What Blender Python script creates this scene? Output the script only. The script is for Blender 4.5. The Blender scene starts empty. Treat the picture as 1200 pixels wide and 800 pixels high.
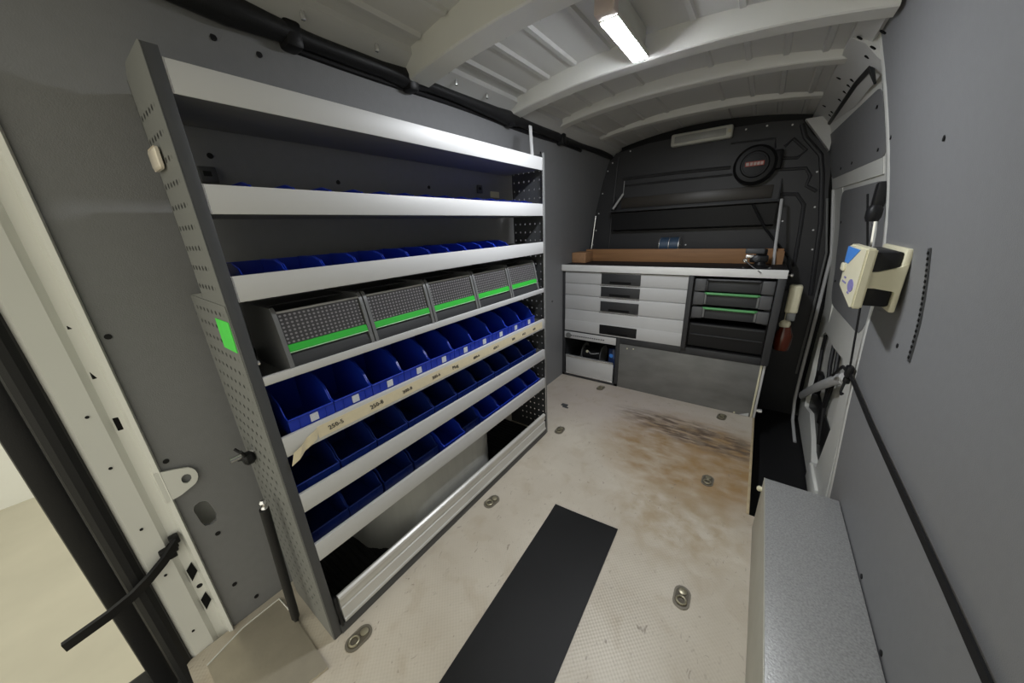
import bpy, bmesh, math, random
from mathutils import Vector, Matrix
random.seed(7)
D = bpy.data
SC = bpy.context.scene
C = SC.collection

# ------------------------------------------------------------------ camera
YAW, PITCH, ROLL = -0.63786, -0.32684, -0.04672
CAM = Vector((1.270, 0.0, 1.35))
fwd = Vector((math.sin(YAW)*math.cos(PITCH), math.cos(YAW)*math.cos(PITCH), math.sin(PITCH)))
rgt = Vector((math.cos(YAW), -math.sin(YAW), 0))
upv = rgt.cross(fwd)
r2 = rgt*math.cos(ROLL) + upv*math.sin(ROLL)
u2 = upv*math.cos(ROLL) - rgt*math.sin(ROLL)
cd = D.cameras.new('camera'); cam = D.objects.new('camera', cd); C.objects.link(cam)
cam.matrix_world = Matrix(((r2.x, u2.x, -fwd.x, CAM.x), (r2.y, u2.y, -fwd.y, CAM.y), (r2.z, u2.z, -fwd.z, CAM.z), (0, 0, 0, 1)))
cd.sensor_width = 36; cd.lens = 388.5*36/1200; cd.clip_start = 0.01
SC.camera = cam
# ------------------------------------------------------------------ light of the place and exposure
w = D.worlds.new('world'); SC.world = w; w.use_nodes = True
w.node_tree.nodes['Background'].inputs[0].default_value = (0.95, 0.93, 0.80, 1)
w.node_tree.nodes['Background'].inputs[1].default_value = 1.2
LAMP = 315.0
SC.view_settings.view_transform = 'Standard'; SC.view_settings.look = 'None'
SC.view_settings.gamma = 1; SC.view_settings.use_curve_mapping = False
SC.view_settings.exposure = 0.0

# ------------------------------------------------------------------ materials
MATS = {}
def mat(name, col, rough=.5, metal=0., var=.08, scale=14., bump=0., bscale=200., emit=None, alpha=None, stretch=None):
    if name in MATS: return MATS[name]
    m = D.materials.new(name); m.use_nodes = True; MATS[name] = m
    nt = m.node_tree; N = nt.nodes; L = nt.links; b = N['Principled BSDF']
    b.inputs['Roughness'].default_value = rough; b.inputs['Metallic'].default_value = metal
    if max(col) < .03: b.inputs['Specular IOR Level'].default_value = .22
    tc = N.new('ShaderNodeTexCoord'); src = tc.outputs['Object']
    if stretch:
        mp = N.new('ShaderNodeMapping'); mp.inputs['Scale'].default_value = stretch
        L.new(src, mp.inputs[0]); src = mp.outputs[0]
    n = N.new('ShaderNodeTexNoise'); n.inputs['Scale'].default_value = scale; n.inputs['Detail'].default_value = 5
    L.new(src, n.inputs['Vector'])
    mx = N.new('ShaderNodeMix'); mx.data_type = 'RGBA'
    mx.inputs[6].default_value = tuple(c*(1-var) for c in col)+(1,)
    mx.inputs[7].default_value = tuple(min(1, c*(1+var)) for c in col)+(1,)
    L.new(n.outputs[0], mx.inputs[0]); L.new(mx.outputs[2], b.inputs['Base Color'])
    if bump:
        n2 = N.new('ShaderNodeTexNoise'); n2.inputs['Scale'].default_value = bscale; n2.inputs['Detail'].default_value = 2
        L.new(src, n2.inputs['Vector'])
        bp = N.new('ShaderNodeBump'); bp.inputs['Strength'].default_value = bump; bp.inputs['Distance'].default_value = .002
        L.new(n2.outputs[0], bp.inputs['Height']); L.new(bp.outputs[0], b.inputs['Normal'])
    if emit:
        b.inputs['Emission Color'].default_value = emit[0]+(1,); b.inputs['Emission Strength'].default_value = emit[1]
    if alpha is not None:
        b.inputs['Alpha'].default_value = alpha
    return m

def perforated(name, col, rough, axes, pitch, rad, lo, hi, metal=0., dark=False):
    """painted sheet with punched holes on a square grid in object space"""
    m = D.materials.new(name); m.use_nodes = True; MATS[name] = m
    nt = m.node_tree; N = nt.nodes; L = nt.links; b = N['Principled BSDF']
    b.inputs['Base Color'].default_value = col+(1,); b.inputs['Roughness'].default_value = rough; b.inputs['Metallic'].default_value = metal
    tc = N.new('ShaderNodeTexCoord'); sp = N.new('ShaderNodeSeparateXYZ'); L.new(tc.outputs['Object'], sp.inputs[0])
    def M(op, a, v=None):
        n = N.new('ShaderNodeMath'); n.operation = op
        for i, q in enumerate((a, v)):
            if q is None: continue
            if isinstance(q, (int, float)): n.inputs[i].default_value = q
            else: L.new(q, n.inputs[i])
        return n.outputs[0]
    ds = []
    masks = []
    for k, ax in enumerate(axes):
        o = sp.outputs[ax]
        t = M('SUBTRACT', M('FRACT', M('DIVIDE', o, pitch[k])), .5)
        t = M('MULTIPLY', t, pitch[k]); ds.append(M('MULTIPLY', t, t))
        masks.append(M('GREATER_THAN', o, lo[k])); masks.append(M('LESS_THAN', o, hi[k]))
    d2 = M('ADD', ds[0], ds[1]); h = M('LESS_THAN', d2, rad*rad)
    for q in masks: h = M('MULTIPLY', h, q)
    if dark:                                                       # dark dots painted for the shade seen through the punched holes
        mx = N.new('ShaderNodeMix'); mx.data_type = 'RGBA'; L.new(h, mx.inputs[0]); mx.inputs[6].default_value = col+(1,); mx.inputs[7].default_value = (.012, .012, .012, 1)
        L.new(mx.outputs[2], b.inputs['Base Color']); return m
    tr = N.new('ShaderNodeBsdfTransparent'); mix = N.new('ShaderNodeMixShader')
    L.new(h, mix.inputs[0]); L.new(b.outputs[0], mix.inputs[1]); L.new(tr.outputs[0], mix.inputs[2])
    L.new(mix.outputs[0], N['Material Output'].inputs[0])
    return m

grey_panel = mat('grey_wall_panel', (.205, .207, .213), .55, 0, .06, 40, .25, 350)
bow_white = mat('painted_bow_white', (.70, .70, .67), .4, 0, .05, 6)
roof_white = mat('painted_roof_steel', (.58, .58, .57), .4, 0, .06, 6)
body_white = mat('painted_body_white', (.74, .74, .70), .32, 0, .04, 5)
dark_grey = mat('dark_grey_bulkhead', (.030, .030, .033), .5, 0, .15, 5, .15, 300)
black = mat('black_plastic', (.012, .012, .013), .42, 0, .1, 30)
rubber = mat('black_rubber', (.017, .017, .018), .45, 0, .2, 6, .2, 300)
alu = mat('brushed_aluminium', (.56, .56, .56), .52, .12, .04, 8, stretch=(1, .05, 1))
alu_bright = mat('bright_aluminium', (.78, .78, .78), .25, .8, .04, 8)
chrome = mat('polished_steel', (.8, .8, .8), .15, 1, .03, 8)
steel_grey = mat('grey_coated_steel', (.165, .168, .165), .45, .0, .06, 20)
steel_dark = mat('dark_coated_steel', (.06, .062, .066), .45, .0, .08, 20)
charcoal = mat('charcoal_plastic', (.032, .033, .036), .5, 0, .08, 30)
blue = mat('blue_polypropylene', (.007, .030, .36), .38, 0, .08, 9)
blue_deep = mat('darker_blue_copy', (.006, .022, .17), .42, 0, .08, 9)  # darker copy of the bin blue for lower rows and set-back bins
green = mat('green_plastic_strip', (.03, .42, .04), .45, 0, .05, 10)
green_pale = mat('muted_green_handle', (.10, .36, .12), .5, 0, .06, 10)
green_tag = mat('fluorescent_green_tape', (.10, .78, .10), .6, 0, .12, 60)
paper = mat('paper_label', (.55, .56, .6), .7, 0, .2, 300)
cream = mat('cream_plastic', (.70, .66, .48), .45, 0, .06, 12)
tape = mat('masking_tape', (.66, .58, .40), .7, 0, .07, 60)
ink = mat('pen_ink', (.03, .03, .04), .7)
wood = mat('worn_timber', (.33, .17, .075), .6, 0, .35, 5, .2, 120, stretch=(.6, 8, 8))
wood_end = mat('timber_end_grain', (.40, .22, .11), .65, 0, .25, 30)
matting = mat('dark_worktop_mat', (.02, .02, .022), .6, 0, .2, 30)
sheet = mat('scratched_grey_sheet', (.19, .19, .183), .45, .25, .45, 7, .3, 90, stretch=(.7, 1, 1.6))
speckle = mat('speckled_grey_sheet', (.36, .36, .355), .42, .3, .5, 190, .35, 190)
plate_steel = mat('worn_steel_plate', (.50, .45, .36), .30, .55, .12, 18, .2, 60)
ring_steel = mat('zinc_lashing_ring', (.34, .31, .22), .4, .7, .15, 40)
pan_steel = mat('worn_recess_pan', (.20, .18, .14), .5, .4, .2, 40)
concrete = mat('outside_concrete', (.50, .47, .38), .8, 0, .15, 3)
orange = mat('rust_orange_liquid', (.085, .014, .005), .2, 0, .3, 20)
strap_black = mat('black_webbing', (.01, .01, .011), .7, 0, .1, 80)
lightblue = mat('printed_light_blue', (.06, .25, .72), .5)
purple = mat('printed_violet', (.22, .2, .45), .5, 0, .2, 90)
red_label = mat('printed_red', (.42, .07, .05), .5)
pale_label = mat('printed_pale_pink', (.55, .45, .42), .5)
reel_blue = mat('blue_grey_film', (.05, .085, .14), .4)
darkhole = mat('dark_recess', (.006, .006, .006), .9)
lamp_off = mat('lamp_lens_off', (.38, .38, .36), .3, 0, .1, 30)
lamp_on = mat('lit_lamp_lens', (.9, .9, .9), .3, emit=((.93, .96, 1.0), LAMP))
seal_tan = mat('tan_edge_trim', (.45, .36, .22), .5, 0, .3, 30)
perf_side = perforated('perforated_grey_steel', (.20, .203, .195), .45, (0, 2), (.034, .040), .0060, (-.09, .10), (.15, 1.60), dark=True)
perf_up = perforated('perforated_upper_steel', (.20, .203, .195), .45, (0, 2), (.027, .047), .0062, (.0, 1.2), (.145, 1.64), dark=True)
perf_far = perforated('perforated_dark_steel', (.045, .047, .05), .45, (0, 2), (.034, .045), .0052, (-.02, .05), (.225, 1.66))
perf_flap = None

# floor: worn light deck with embossed studs, dirt and a brown patch
def floor_material():
    m = D.materials.new('worn_light_deck'); m.use_nodes = True
    nt = m.node_tree; N = nt.nodes; L = nt.links; b = N['Principled BSDF']
    tc = N.new('ShaderNodeTexCoord'); O = tc.outputs['Object']
    def noise(s, d=6, st=None, dist=0):
        n = N.new('ShaderNodeTexNoise'); n.inputs['Scale'].default_value = s; n.inputs['Detail'].default_value = d; n.inputs['Distortion'].default_value = dist
        src = O
        if st:
            mp = N.new('ShaderNodeMapping'); mp.inputs['Scale'].default_value = st; L.new(O, mp.inputs[0]); src = mp.outputs[0]
        L.new(src, n.inputs['Vector']); return n.outputs[0]
    def ramp(f, a, c):
        r = N.new('ShaderNodeMapRange'); r.inputs[1].default_value = a; r.inputs[2].default_value = c; L.new(f, r.inputs[0]); return r.outputs[0]
    def M(op, a, v):
        n = N.new('ShaderNodeMath'); n.operation = op; n.use_clamp = True
        for i, q in enumerate((a, v)):
            if isinstance(q, (int, float)): n.inputs[i].default_value = q
            else: L.new(q, n.inputs[i])
        return n.outputs[0]
    def mixc(f, a, c):
        x = N.new('ShaderNodeMix'); x.data_type = 'RGBA'; L.new(f, x.inputs[0])
        for i, q in ((6, a), (7, c)):
            if isinstance(q, tuple): x.inputs[i].default_value = q+(1,)
            else: L.new(q, x.inputs[i])
        return x.outputs[2]
    def blob(cx, cy, rx, ry, rz=0):
        mp = N.new('ShaderNodeMapping'); mp.vector_type = 'TEXTURE'
        mp.inputs['Location'].default_value = (cx, cy, 0); mp.inputs['Rotation'].default_value = (0, 0, rz); mp.inputs['Scale'].default_value = (rx, ry, 1)
        L.new(O, mp.inputs[0]); g = N.new('ShaderNodeTexGradient'); g.gradient_type = 'SPHERICAL'; L.new(mp.outputs[0], g.inputs[0]); return g.outputs[1]
    col = mixc(ramp(noise(3.5), .35, .7), (.575, .52, .435), (.49, .435, .355))
    # pinkish grey scuffing towards the bench
    pk = M('MULTIPLY', blob(.55, 2.35, 1.0, .55), 1.6)
    col = mixc(M('MULTIPLY', pk, .8), col, (.47, .405, .36))
    n1 = ramp(noise(9, 10, (1, 1.8, 1), .15), .18, .70)
    st = M('MULTIPLY', M('MULTIPLY', blob(1.12, 1.98, .62, .52, .1), 2.4), n1)
    col = mixc(M('MULTIPLY', st, 1.0), col, (.30, .185, .075))
    st2 = M('MULTIPLY', M('MULTIPLY', blob(1.28, 1.95, .30, .42), 2.0), ramp(noise(12, 10, (1, 1.5, 1), .1), .12, .70))
    col = mixc(M('MULTIPLY', st2, .8), col, (.33, .20, .08))
    st3 = M('MULTIPLY', M('MULTIPLY', blob(1.1, 2.22, .62, .17, -.12), 2.2), ramp(noise(12, 10, (.7, 2.6, 1), .15), .38, .58))
    col = mixc(M('MULTIPLY', st3, .95), col, (.12, .085, .062))
    st4 = M('MULTIPLY', M('MULTIPLY', blob(1.15, 1.45, .36, .33, .2), 1.8), ramp(noise(14, 10, (1, 1, 1), .2), .34, .66))
    col = mixc(M('MULTIPLY', st4, .7), col, (.35, .255, .14))
    # small dark scuffs everywhere
    sc_ = ramp(noise(26, 4, (1.3, .8, 1), 1.5), .66, .74)
    col = mixc(M('MULTIPLY', sc_, .75), col, (.22, .18, .14))
    sc2 = ramp(noise(9, 9, (1, 1, 1), .5), .52, .72)
    col = mixc(M('MULTIPLY', sc2, .45), col, (.40, .325, .23))
    sc3 = ramp(noise(60, 3, (1, .5, 1), .8), .64, .72)
    col = mixc(M('MULTIPLY', sc3, .35), col, (.33, .28, .22))
    L.new(col, b.inputs['Base Color'])
    b.inputs['Roughness'].default_value = .42
    # embossed studs
    sp = N.new('ShaderNodeSeparateXYZ'); L.new(O, sp.inputs[0])
    def wav(o, k):
        a = N.new('ShaderNodeMath'); a.operation = 'MULTIPLY'; a.inputs[1].default_value = k; L.new(o, a.inputs[0])
        s = N.new('ShaderNodeMath'); s.operation = 'SINE'; L.new(a.outputs[0], s.inputs[0]); return s.outputs[0]
    mm = N.new('ShaderNodeMath'); mm.operation = 'MULTIPLY'; L.new(wav(sp.outputs[0], 420), mm.inputs[0]); L.new(wav(sp.outputs[1], 420), mm.inputs[1])
    bp = N.new('ShaderNodeBump'); bp.inputs['Strength'].default_value = .20; bp.inputs['Distance'].default_value = .0012
    L.new(mm.outputs[0], bp.inputs['Height']); L.new(bp.outputs[0], b.inputs['Normal'])
    return m
deck = floor_material()

# ------------------------------------------------------------------ geometry helpers (all in world coordinates)
ORG = {}
def obj(name, bm, m, parent=None, smooth=35):
    """link a bmesh (world coordinates) as ONE mesh object, optionally as a child"""
    me = D.meshes.new(name)
    o0 = ORG.get(parent.name, Vector()) if parent else Vector()
    if parent: bmesh.ops.translate(bm, verts=bm.verts, vec=-o0)
    bmesh.ops.recalc_face_normals(bm, faces=bm.faces)
    bm.to_mesh(me); bm.free()
    if smooth:
        me.shade_smooth(); me.set_sharp_from_angle(angle=math.radians(smooth))
    me.materials.append(m)
    o = D.objects.new(name, me); C.objects.link(o)
    if parent: o.parent = parent
    ORG[o.name] = o0
    return o
def thing(name, label, cat, loc=(0, 0, 0), group=None, kind=None):
    o = D.objects.new(name, None); C.objects.link(o); o.location = loc; o.empty_display_size = .05
    ORG[o.name] = Vector(loc)
    return tag(o, label, cat, group, kind)
def tag(o, label=None, cat=None, group=None, kind=None):
    for k, v in (('label', label), ('category', cat), ('group', group), ('kind', kind)):
        if v: o[k] = v
    return o
def struct(o, label=None, cat=None): return tag(o, label, cat, None, 'structure')
NB = bmesh.new
def box(bm, x0, x1, y0, y1, z0, z1, bev=0., seg=2):
    r = bmesh.ops.create_cube(bm, size=1)
    vs = r['verts']
    bmesh.ops.scale(bm, verts=vs, vec=(x1-x0, y1-y0, z1-z0)); bmesh.ops.translate(bm, verts=vs, vec=((x0+x1)/2, (y0+y1)/2, (z0+z1)/2))
    if bev:
        es = {e for v in vs for e in v.link_edges}
        bmesh.ops.bevel(bm, geom=list(es), offset=bev, segments=seg, profile=.5, affect='EDGES')
    return bm
def prism(bm, pts, axis, a, b):
    """polygon extruded along an axis; pts are the two other coordinates in x,y,z order"""
    def P(p, t):
        q = list(p); q.insert(axis, t); return q
    v0 = [bm.verts.new(P(p, a)) for p in pts]; v1 = [bm.verts.new(P(p, b)) for p in pts]
    n = len(pts)
    bm.faces.new(v0[::-1]); bm.faces.new(v1)
    for i in range(n): bm.faces.new((v0[i], v0[(i+1) % n], v1[(i+1) % n], v1[i]))
    return bm
def tube(bm, pts, rad, seg=10, sx=1., caps=True):
    pts = [Vector(p) for p in pts]
    rads = rad if isinstance(rad, (list, tuple)) else [rad]*len(pts)
    rings = []
    t = (pts[1]-pts[0]).normalized(); ref = Vector((0, 0, 1)) if abs(t.z) < .9 else Vector((1, 0, 0))
    u = t.cross(ref).normalized()
    for i, p in enumerate(pts):
        t = (pts[min(i+1, len(pts)-1)]-pts[max(i-1, 0)]).normalized()
        u = (u-t*u.dot(t)).normalized(); v = t.cross(u)
        rings.append([bm.verts.new(p+(u*math.cos(2*math.pi*k/seg)*sx+v*math.sin(2*math.pi*k/seg))*rads[i]) for k in range(seg)])
    for a, b in zip(rings, rings[1:]):
        for k in range(seg): bm.faces.new((a[k], a[(k+1) % seg], b[(k+1) % seg], b[k]))
    if caps: bm.faces.new(rings[0][::-1]); bm.faces.new(rings[-1])
    return bm
def cyl(bm, a, b, r, seg=16): return tube(bm, [a, b], r, seg)
def ribbon(bm, pts, wdir, width, thick):
    """flat band along a polyline; wdir = direction of its width"""
    wd = Vector(wdir).normalized()*width/2; P = [Vector(p) for p in pts]; rows = []
    for i, p in enumerate(P):
        t = (P[min(i+1, len(P)-1)]-P[max(i-1, 0)]).normalized(); n = t.cross(wd).normalized()*thick/2
        rows.append([bm.verts.new(q) for q in (p-wd-n, p+wd-n, p+wd+n, p-wd+n)])
    for a, b in zip(rows, rows[1:]):
        for k in range(4): bm.faces.new((a[k], a[(k+1) % 4], b[(k+1) % 4], b[k]))
    bm.faces.new(rows[0][::-1]); bm.faces.new(rows[-1]); return bm
def disc(bm, c, n, r, h, seg=12, sy=1.):
    c = Vector(c); n = Vector(n).normalized(); return tube(bm, [c, c+n*h], r, seg, sy)
def lathe(bm, c, axis, prof, seg=24):
    """prof = [(radius, offset along axis)]"""
    ax = Vector(axis).normalized(); ref = Vector((0, 0, 1)) if abs(ax.z) < .9 else Vector((1, 0, 0))
    u = ax.cross(ref).normalized(); v = ax.cross(u); c = Vector(c); R = []
    for r, t in prof: R.append([bm.verts.new(c+ax*t+(u*math.cos(2*math.pi*k/seg)+v*math.sin(2*math.pi*k/seg))*max(r, 1e-4)) for k in range(seg)])
    for a, b in zip(R, R[1:]):
        for k in range(seg): bm.faces.new((a[k], a[(k+1) % seg], b[(k+1) % seg], b[k]))
    bm.faces.new(R[0][::-1]); bm.faces.new(R[-1]); return bm
def interp(z, Z, X):
    if z <= Z[0]: return X[0]
    for i in range(len(Z)-1):
        if z <= Z[i+1]: return X[i]+(X[i+1]-X[i])*(z-Z[i])/(Z[i+1]-Z[i])
    return X[-1]
def tumble(z): return .19*max(0., min(1.05, (z-1.0)/.95))**1.6
def xl(z): return -.10+tumble(z)
def xr(z): return 1.68-tumble(z)
def frange(a, b, n): return [a+(b-a)*i/n for i in range(n+1)]
def sheet_wall(bm, xf, y0, y1, z0, z1, t, edge=None, nz=16):
    """wall panel with the tumblehome profile; edge(z) may replace y1"""
    rows = []
    for z in frange(z0, z1, nz):
        ye = edge(z) if edge else y1
        rows.append([bm.verts.new((xf(z), y0, z)), bm.verts.new((xf(z), ye, z)), bm.verts.new((xf(z)+t, ye, z)), bm.verts.new((xf(z)+t, y0, z))])
    for a, b in zip(rows, rows[1:]):
        for k in range(4): bm.faces.new((a[k], a[(k+1) % 4], b[(k+1) % 4], b[k]))
    bm.faces.new(rows[0][::-1]); bm.faces.new(rows[-1]); return bm
def cut(o, cutter_bm):
    """real openings: boolean the cutter out of the mesh and keep only the result"""
    me = D.meshes.new('cutter'); bmesh.ops.recalc_face_normals(cutter_bm, faces=cutter_bm.faces); cutter_bm.to_mesh(me); cutter_bm.free()
    co = D.objects.new('cutter', me); C.objects.link(co)
    md = o.modifiers.new('cut', 'BOOLEAN'); md.object = co; md.operation = 'DIFFERENCE'; md.solver = 'EXACT'
    bpy.context.view_layer.update()
    dg = bpy.context.evaluated_depsgraph_get(); nm = D.meshes.new_from_object(o.evaluated_get(dg))
    o.modifiers.clear(); old = o.data; nm.name = old.name; o.data = nm
    D.objects.remove(co); D.meshes.remove(me)
    nm.shade_smooth(); nm.set_sharp_from_angle(angle=math.radians(35))
def text_bm(body, size, origin, right, up_, thick=.0006):
    cu = D.curves.new('txt', 'FONT'); cu.body = body; cu.size = size; cu.extrude = thick; cu.resolution_u = 2
    to = D.objects.new('txt', cu); C.objects.link(to); bpy.context.view_layer.update()
    me = D.meshes.new_from_object(to.evaluated_get(bpy.context.evaluated_depsgraph_get()))
    bm = NB(); bm.from_mesh(me); D.objects.remove(to); D.curves.remove(cu); D.meshes.remove(me)
    r = Vector(right).normalized(); u = Vector(up_).normalized(); n = r.cross(u); o = Vector(origin)
    for v in bm.verts: v.co = o+r*v.co.x+u*v.co.y+n*v.co.z
    return bm
def join(bms):
    out = NB()
    for b in bms:
        me = D.meshes.new('tmp'); b.to_mesh(me); b.free(); out.from_mesh(me); D.meshes.remove(me)
    return out
ORD = ['first', 'second', 'third', 'fourth', 'fifth', 'sixth', 'seventh', 'eighth', 'ninth', 'tenth', 'eleventh', 'twelfth', 'thirteenth', 'fourteenth']

# =================================================================== THE SETTING
# floor deck with its step edge
fb = NB(); prism(fb, [(-.10, -.10), (1.70, -.10), (1.70, 1.56), (1.445, 1.56), (1.445, 1.64), (1.42, 1.64), (1.42, 3.20), (-.10, 3.20)], 2, -.03, 0.)
floor = struct(obj('floor', fb, deck), 'worn light beige van floor deck with brown stains', 'floor')
obj('edge_strip', box(NB(), 1.412, 1.424, 1.64, 2.66, -.06, .004, .002), seal_tan, floor)
obj('floor_side', box(NB(), 1.40, 1.418, 1.57, 3.19, -.18, -.031), darkhole, floor)
sw = NB(); box(sw, 1.40, 1.78, 1.50, 3.20, -.20, -.17)
struct(obj('step_floor', sw, black), 'black step well beside the sliding door', 'step')
sb = NB(); box(sb, 1.44, 1.75, 1.50, 1.545, -.17, -.032)
struct(obj('step_wall', sb, black), 'black rear side of the step well', 'step')

# left wall panel
wl = obj('wall_left', sheet_wall(NB(), xl, .03, 3.20, 0, 1.94, -.012, nz=30), grey_panel)
struct(wl, 'grey lined van side wall behind the shelving', 'wall')
cb = NB()
tube(cb, [(-.16, .078, .515), (-.05, .078, .515)], .021, 16); tube(cb, [(-.16, .086, .478), (-.05, .086, .478)], .021, 16); box(cb, -.15, -.06, .061, .105, .485, .508)
cc = NB(); prism(cc, [(.060, .525), (.066, .54), (.082, .545), (.096, .535), (.101, .515), (.106, .47), (.100, .45), (.084, .445), (.070, .452), (.065, .47)], 0, -.15, -.05); cb.free()
cut(wl, cc)
obj('outer_skin', sheet_wall(NB(), lambda z: xl(z)-.10, -.08, 3.22, -.2, 1.93, -.01), body_white, wl)
for y, z in ((.048, 1.128), (.050, .727), (.078, .168), (.118, .055), (.36, 1.58), (.72, 1.54), (1.15, 1.55), (.42, 1.845), (.52, 1.84), (.09, .40), (2.05, 1.80), (2.2, 1.2), (2.45, .75)):
    obj('panel_clip', disc(NB(), (xl(z)-.001, y, z), (1, 0, .0), .0075, .003, 10), black, wl)
# seat-rail plates left on the wall behind the shelving
for y, z, sgn in ((.345, 1.53, 1), (1.50, 1.56, 1)):
    pl = obj('anchor_plate', box(NB(), xl(z), xl(z)+.012, y-.02, y+.02, z-.02, z+.022, .003), steel_dark, wl)
    obj('anchor_slot', box(NB(), xl(z)+.011, xl(z)+.014, y-.012, y+.006, z-.003, z+.01), black, pl)
obj('paper_tag', box(NB(), xl(1.54)+.002, xl(1.54)+.004, 1.60, 1.68, 1.525, 1.56), cream, wl)

# rear left pillar, white painted, with flange, slots and tab
pil = thing('trim_1', 'white painted rear door pillar beside the grey wall', 'pillar', (-.1, 0, 0), kind='structure')
def pillar_prof(z):
    d = xl(z)+.10
    return [(-.092+d, .032), (-.086+d, .028), (-.090+d, .018), (-.118+d, .012), (-.122+d, -.012), (-.104+d, -.026), (-.100+d, -.075), (-.112+d, -.085), (-.16+d, -.085), (-.16+d, .032)]
pb = NB(); rows = []
for z in frange(-.12, 1.93, 20): rows.append([pb.verts.new((x, y, z)) for x, y in pillar_prof(z)])
for a, b in zip(rows, rows[1:]):
    n = len(a)
    for k in range(n): pb.faces.new((a[k], a[(k+1) % n], b[(k+1) % n], b[k]))
pb.faces.new(rows[0][::-1]); pb.faces.new(rows[-1])
pillar = obj('pillar_body', pb, body_white, pil)
for z0, z1 in ((1.16, 1.235), (1.02, 1.09), (.86, .9)):
    obj('slot', box(NB(), xl(z0)-.0222, xl(z0)-.0195, -.008, .006, z0, z1, .001), darkhole, pil)
for z in (.305, .165):
    bmx = NB(); prism(bmx, [(.008, z+.035), (-.010, z+.012), (-.008, z-.035), (.012, z-.008)], 0, -.125, -.1155)
    obj('slot', bmx, darkhole, pil)
for y, z in ((-.05, .77), (-.052, .55), (-.052, .36), (-.055, .1), (-.045, .93)):
    obj('rivet', disc(NB(), (-.1015, y, z), (1, 0, 0), .004, .002, 8), black, pil)
obj('rivet', disc(NB(), (-.121, .002, .235), (1, 0, 0), .008, .003, 10), black, pil)
tb = NB(); pts = [(.015, .60), (.015, .71), (.060, .695)]
for k in range(9):
    a = math.radians(80-k*20); pts.append((.074+.027*math.cos(a), .652+.036*math.sin(a)))
tb2 = prism(tb, pts+[(.05, .605)], 0, -.093, -.087)
tabo = obj('hinge_tab', tb2, body_white, pil)
cut(tabo, prism(NB(), [(.074+.012*math.cos(a*math.pi/6), .650+.016*math.sin(a*math.pi/6)) for a in range(12)], 0, -.11, -.07))
# black door seal round the rear opening
sl = NB(); tube(sl, [(xl(z)-.014, -.108, z) for z in frange(-.14, 1.9, 24)], .024, 10)
struct(obj('door_seal', sl, rubber), 'black rubber seal along the rear door opening', 'seal')
# rear left door swung right back, dark edge towards the van, and the check arm
rd = thing('door_2', 'rear van door swung wide open outside the pillar', 'door', (-.2, -.15, -.1), kind='structure')
obj('door_edge', box(NB(), -.215, -.165, -.185, -.135, -.12, 1.85, .01), rubber, rd)
bmd = NB(); prism(bmd, [(-.215, -.140), (-1.02, -.20), (-1.02, -.27), (-.215, -.19)], 2, -.12, 1.05)
obj('door_panel', bmd, body_white, rd)
bmd = NB(); prism(bmd, [(-.45, -.188), (-1.0, -.222), (-1.0, -.242), (-.45, -.205)], 2, 1.08, 1.75)
obj('door_window', bmd, black, rd)
ca = thing('check_arm', 'black curved door check arm bolted to the white pillar', 'door arm', (-.1, .0, .45))
obj('arm_bar', ribbon(NB(), [(-.095, -.002, .455), (-.082, -.04, .425), (-.074, -.08, .400), (-.072, -.12, .378), (-.078, -.17, .358), (-.09, -.26, .335)], (.25, 0, 1), .034, .010), black, ca)
jb = NB(); box(jb, -.118, -.088, -.045, -.003, .425, .452, .005); box(jb, -.116, -.092, -.015, .008, .448, .476, .004); box(jb, -.114, -.094, -.03, -.01, .405, .43, .003)
obj('arm_bracket', jb, black, ca)
# rear bumper edge, ground and far wall outside
struct(obj('ground', box(NB(), -9, 9, -9, .5, -.62, -.58), concrete), 'pale concrete ground outside the open rear doors', 'ground')
struct(obj('wall_outside', box(NB(), -3.4, -3.3, -6, 4, -.58, 2.2), body_white), 'pale wall outside past the open rear door', 'wall')
tagb = obj('bumper', box(NB(), -.36, 1.9, -.36, -.11, -.22, -.14, .03, 3), black); tag(tagb, 'dark rear step bumper below the open doorway', 'bumper')

# right wall panel, cut along the sliding door pillar
def edge_r(z): return interp(z, [0, .2, .6, .9, 1.2, 1.93], [1.66, 1.70, 1.84, 1.91, 1.92, 1.92])
wr = obj('wall_right', sheet_wall(NB(), xr, -.10, 1.95, 0, 1.955, .012, edge_r, 30), grey_panel)
struct(wr, 'grey lined van side wall with a slotted track', 'wall')
obj('outer_skin', sheet_wall(NB(), lambda z: xr(z)+.09, -.10, 3.25, -.25, 1.93, .01), body_white, wr)
for y, z in ((1.90, 1.60), (1.54, .937), (1.2, .289), (.966, .285), (1.43, 1.52), (1.02, 1.52), (.6, 1.52), (.6, .9)):
    obj('panel_clip', disc(NB(), (xr(z)+.001, y, z), (-1, 0, 0), .0075, .003, 10), black, wr)
ts = thing('slot_track', 'narrow black slotted strip running down the right grey wall', 'track', (1.67, 1.48, .93))
tr = NB(); ribbon(tr, [(xr(z)-.002, 1.412+(z-.927)*.16, z) for z in frange(.927, 1.247, 8)], (0, 1, -.15), .016, .004)
obj('strip', tr, steel_dark, ts)
for k in range(20):
    z = .94+k*.0155
    obj('slot', box(NB(), xr(z)-.0058, xr(z)-.003, 1.412+(z-.927)*.16-.005, 1.412+(z-.927)*.16+.005, z-.004, z+.004), darkhole, ts)
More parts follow.
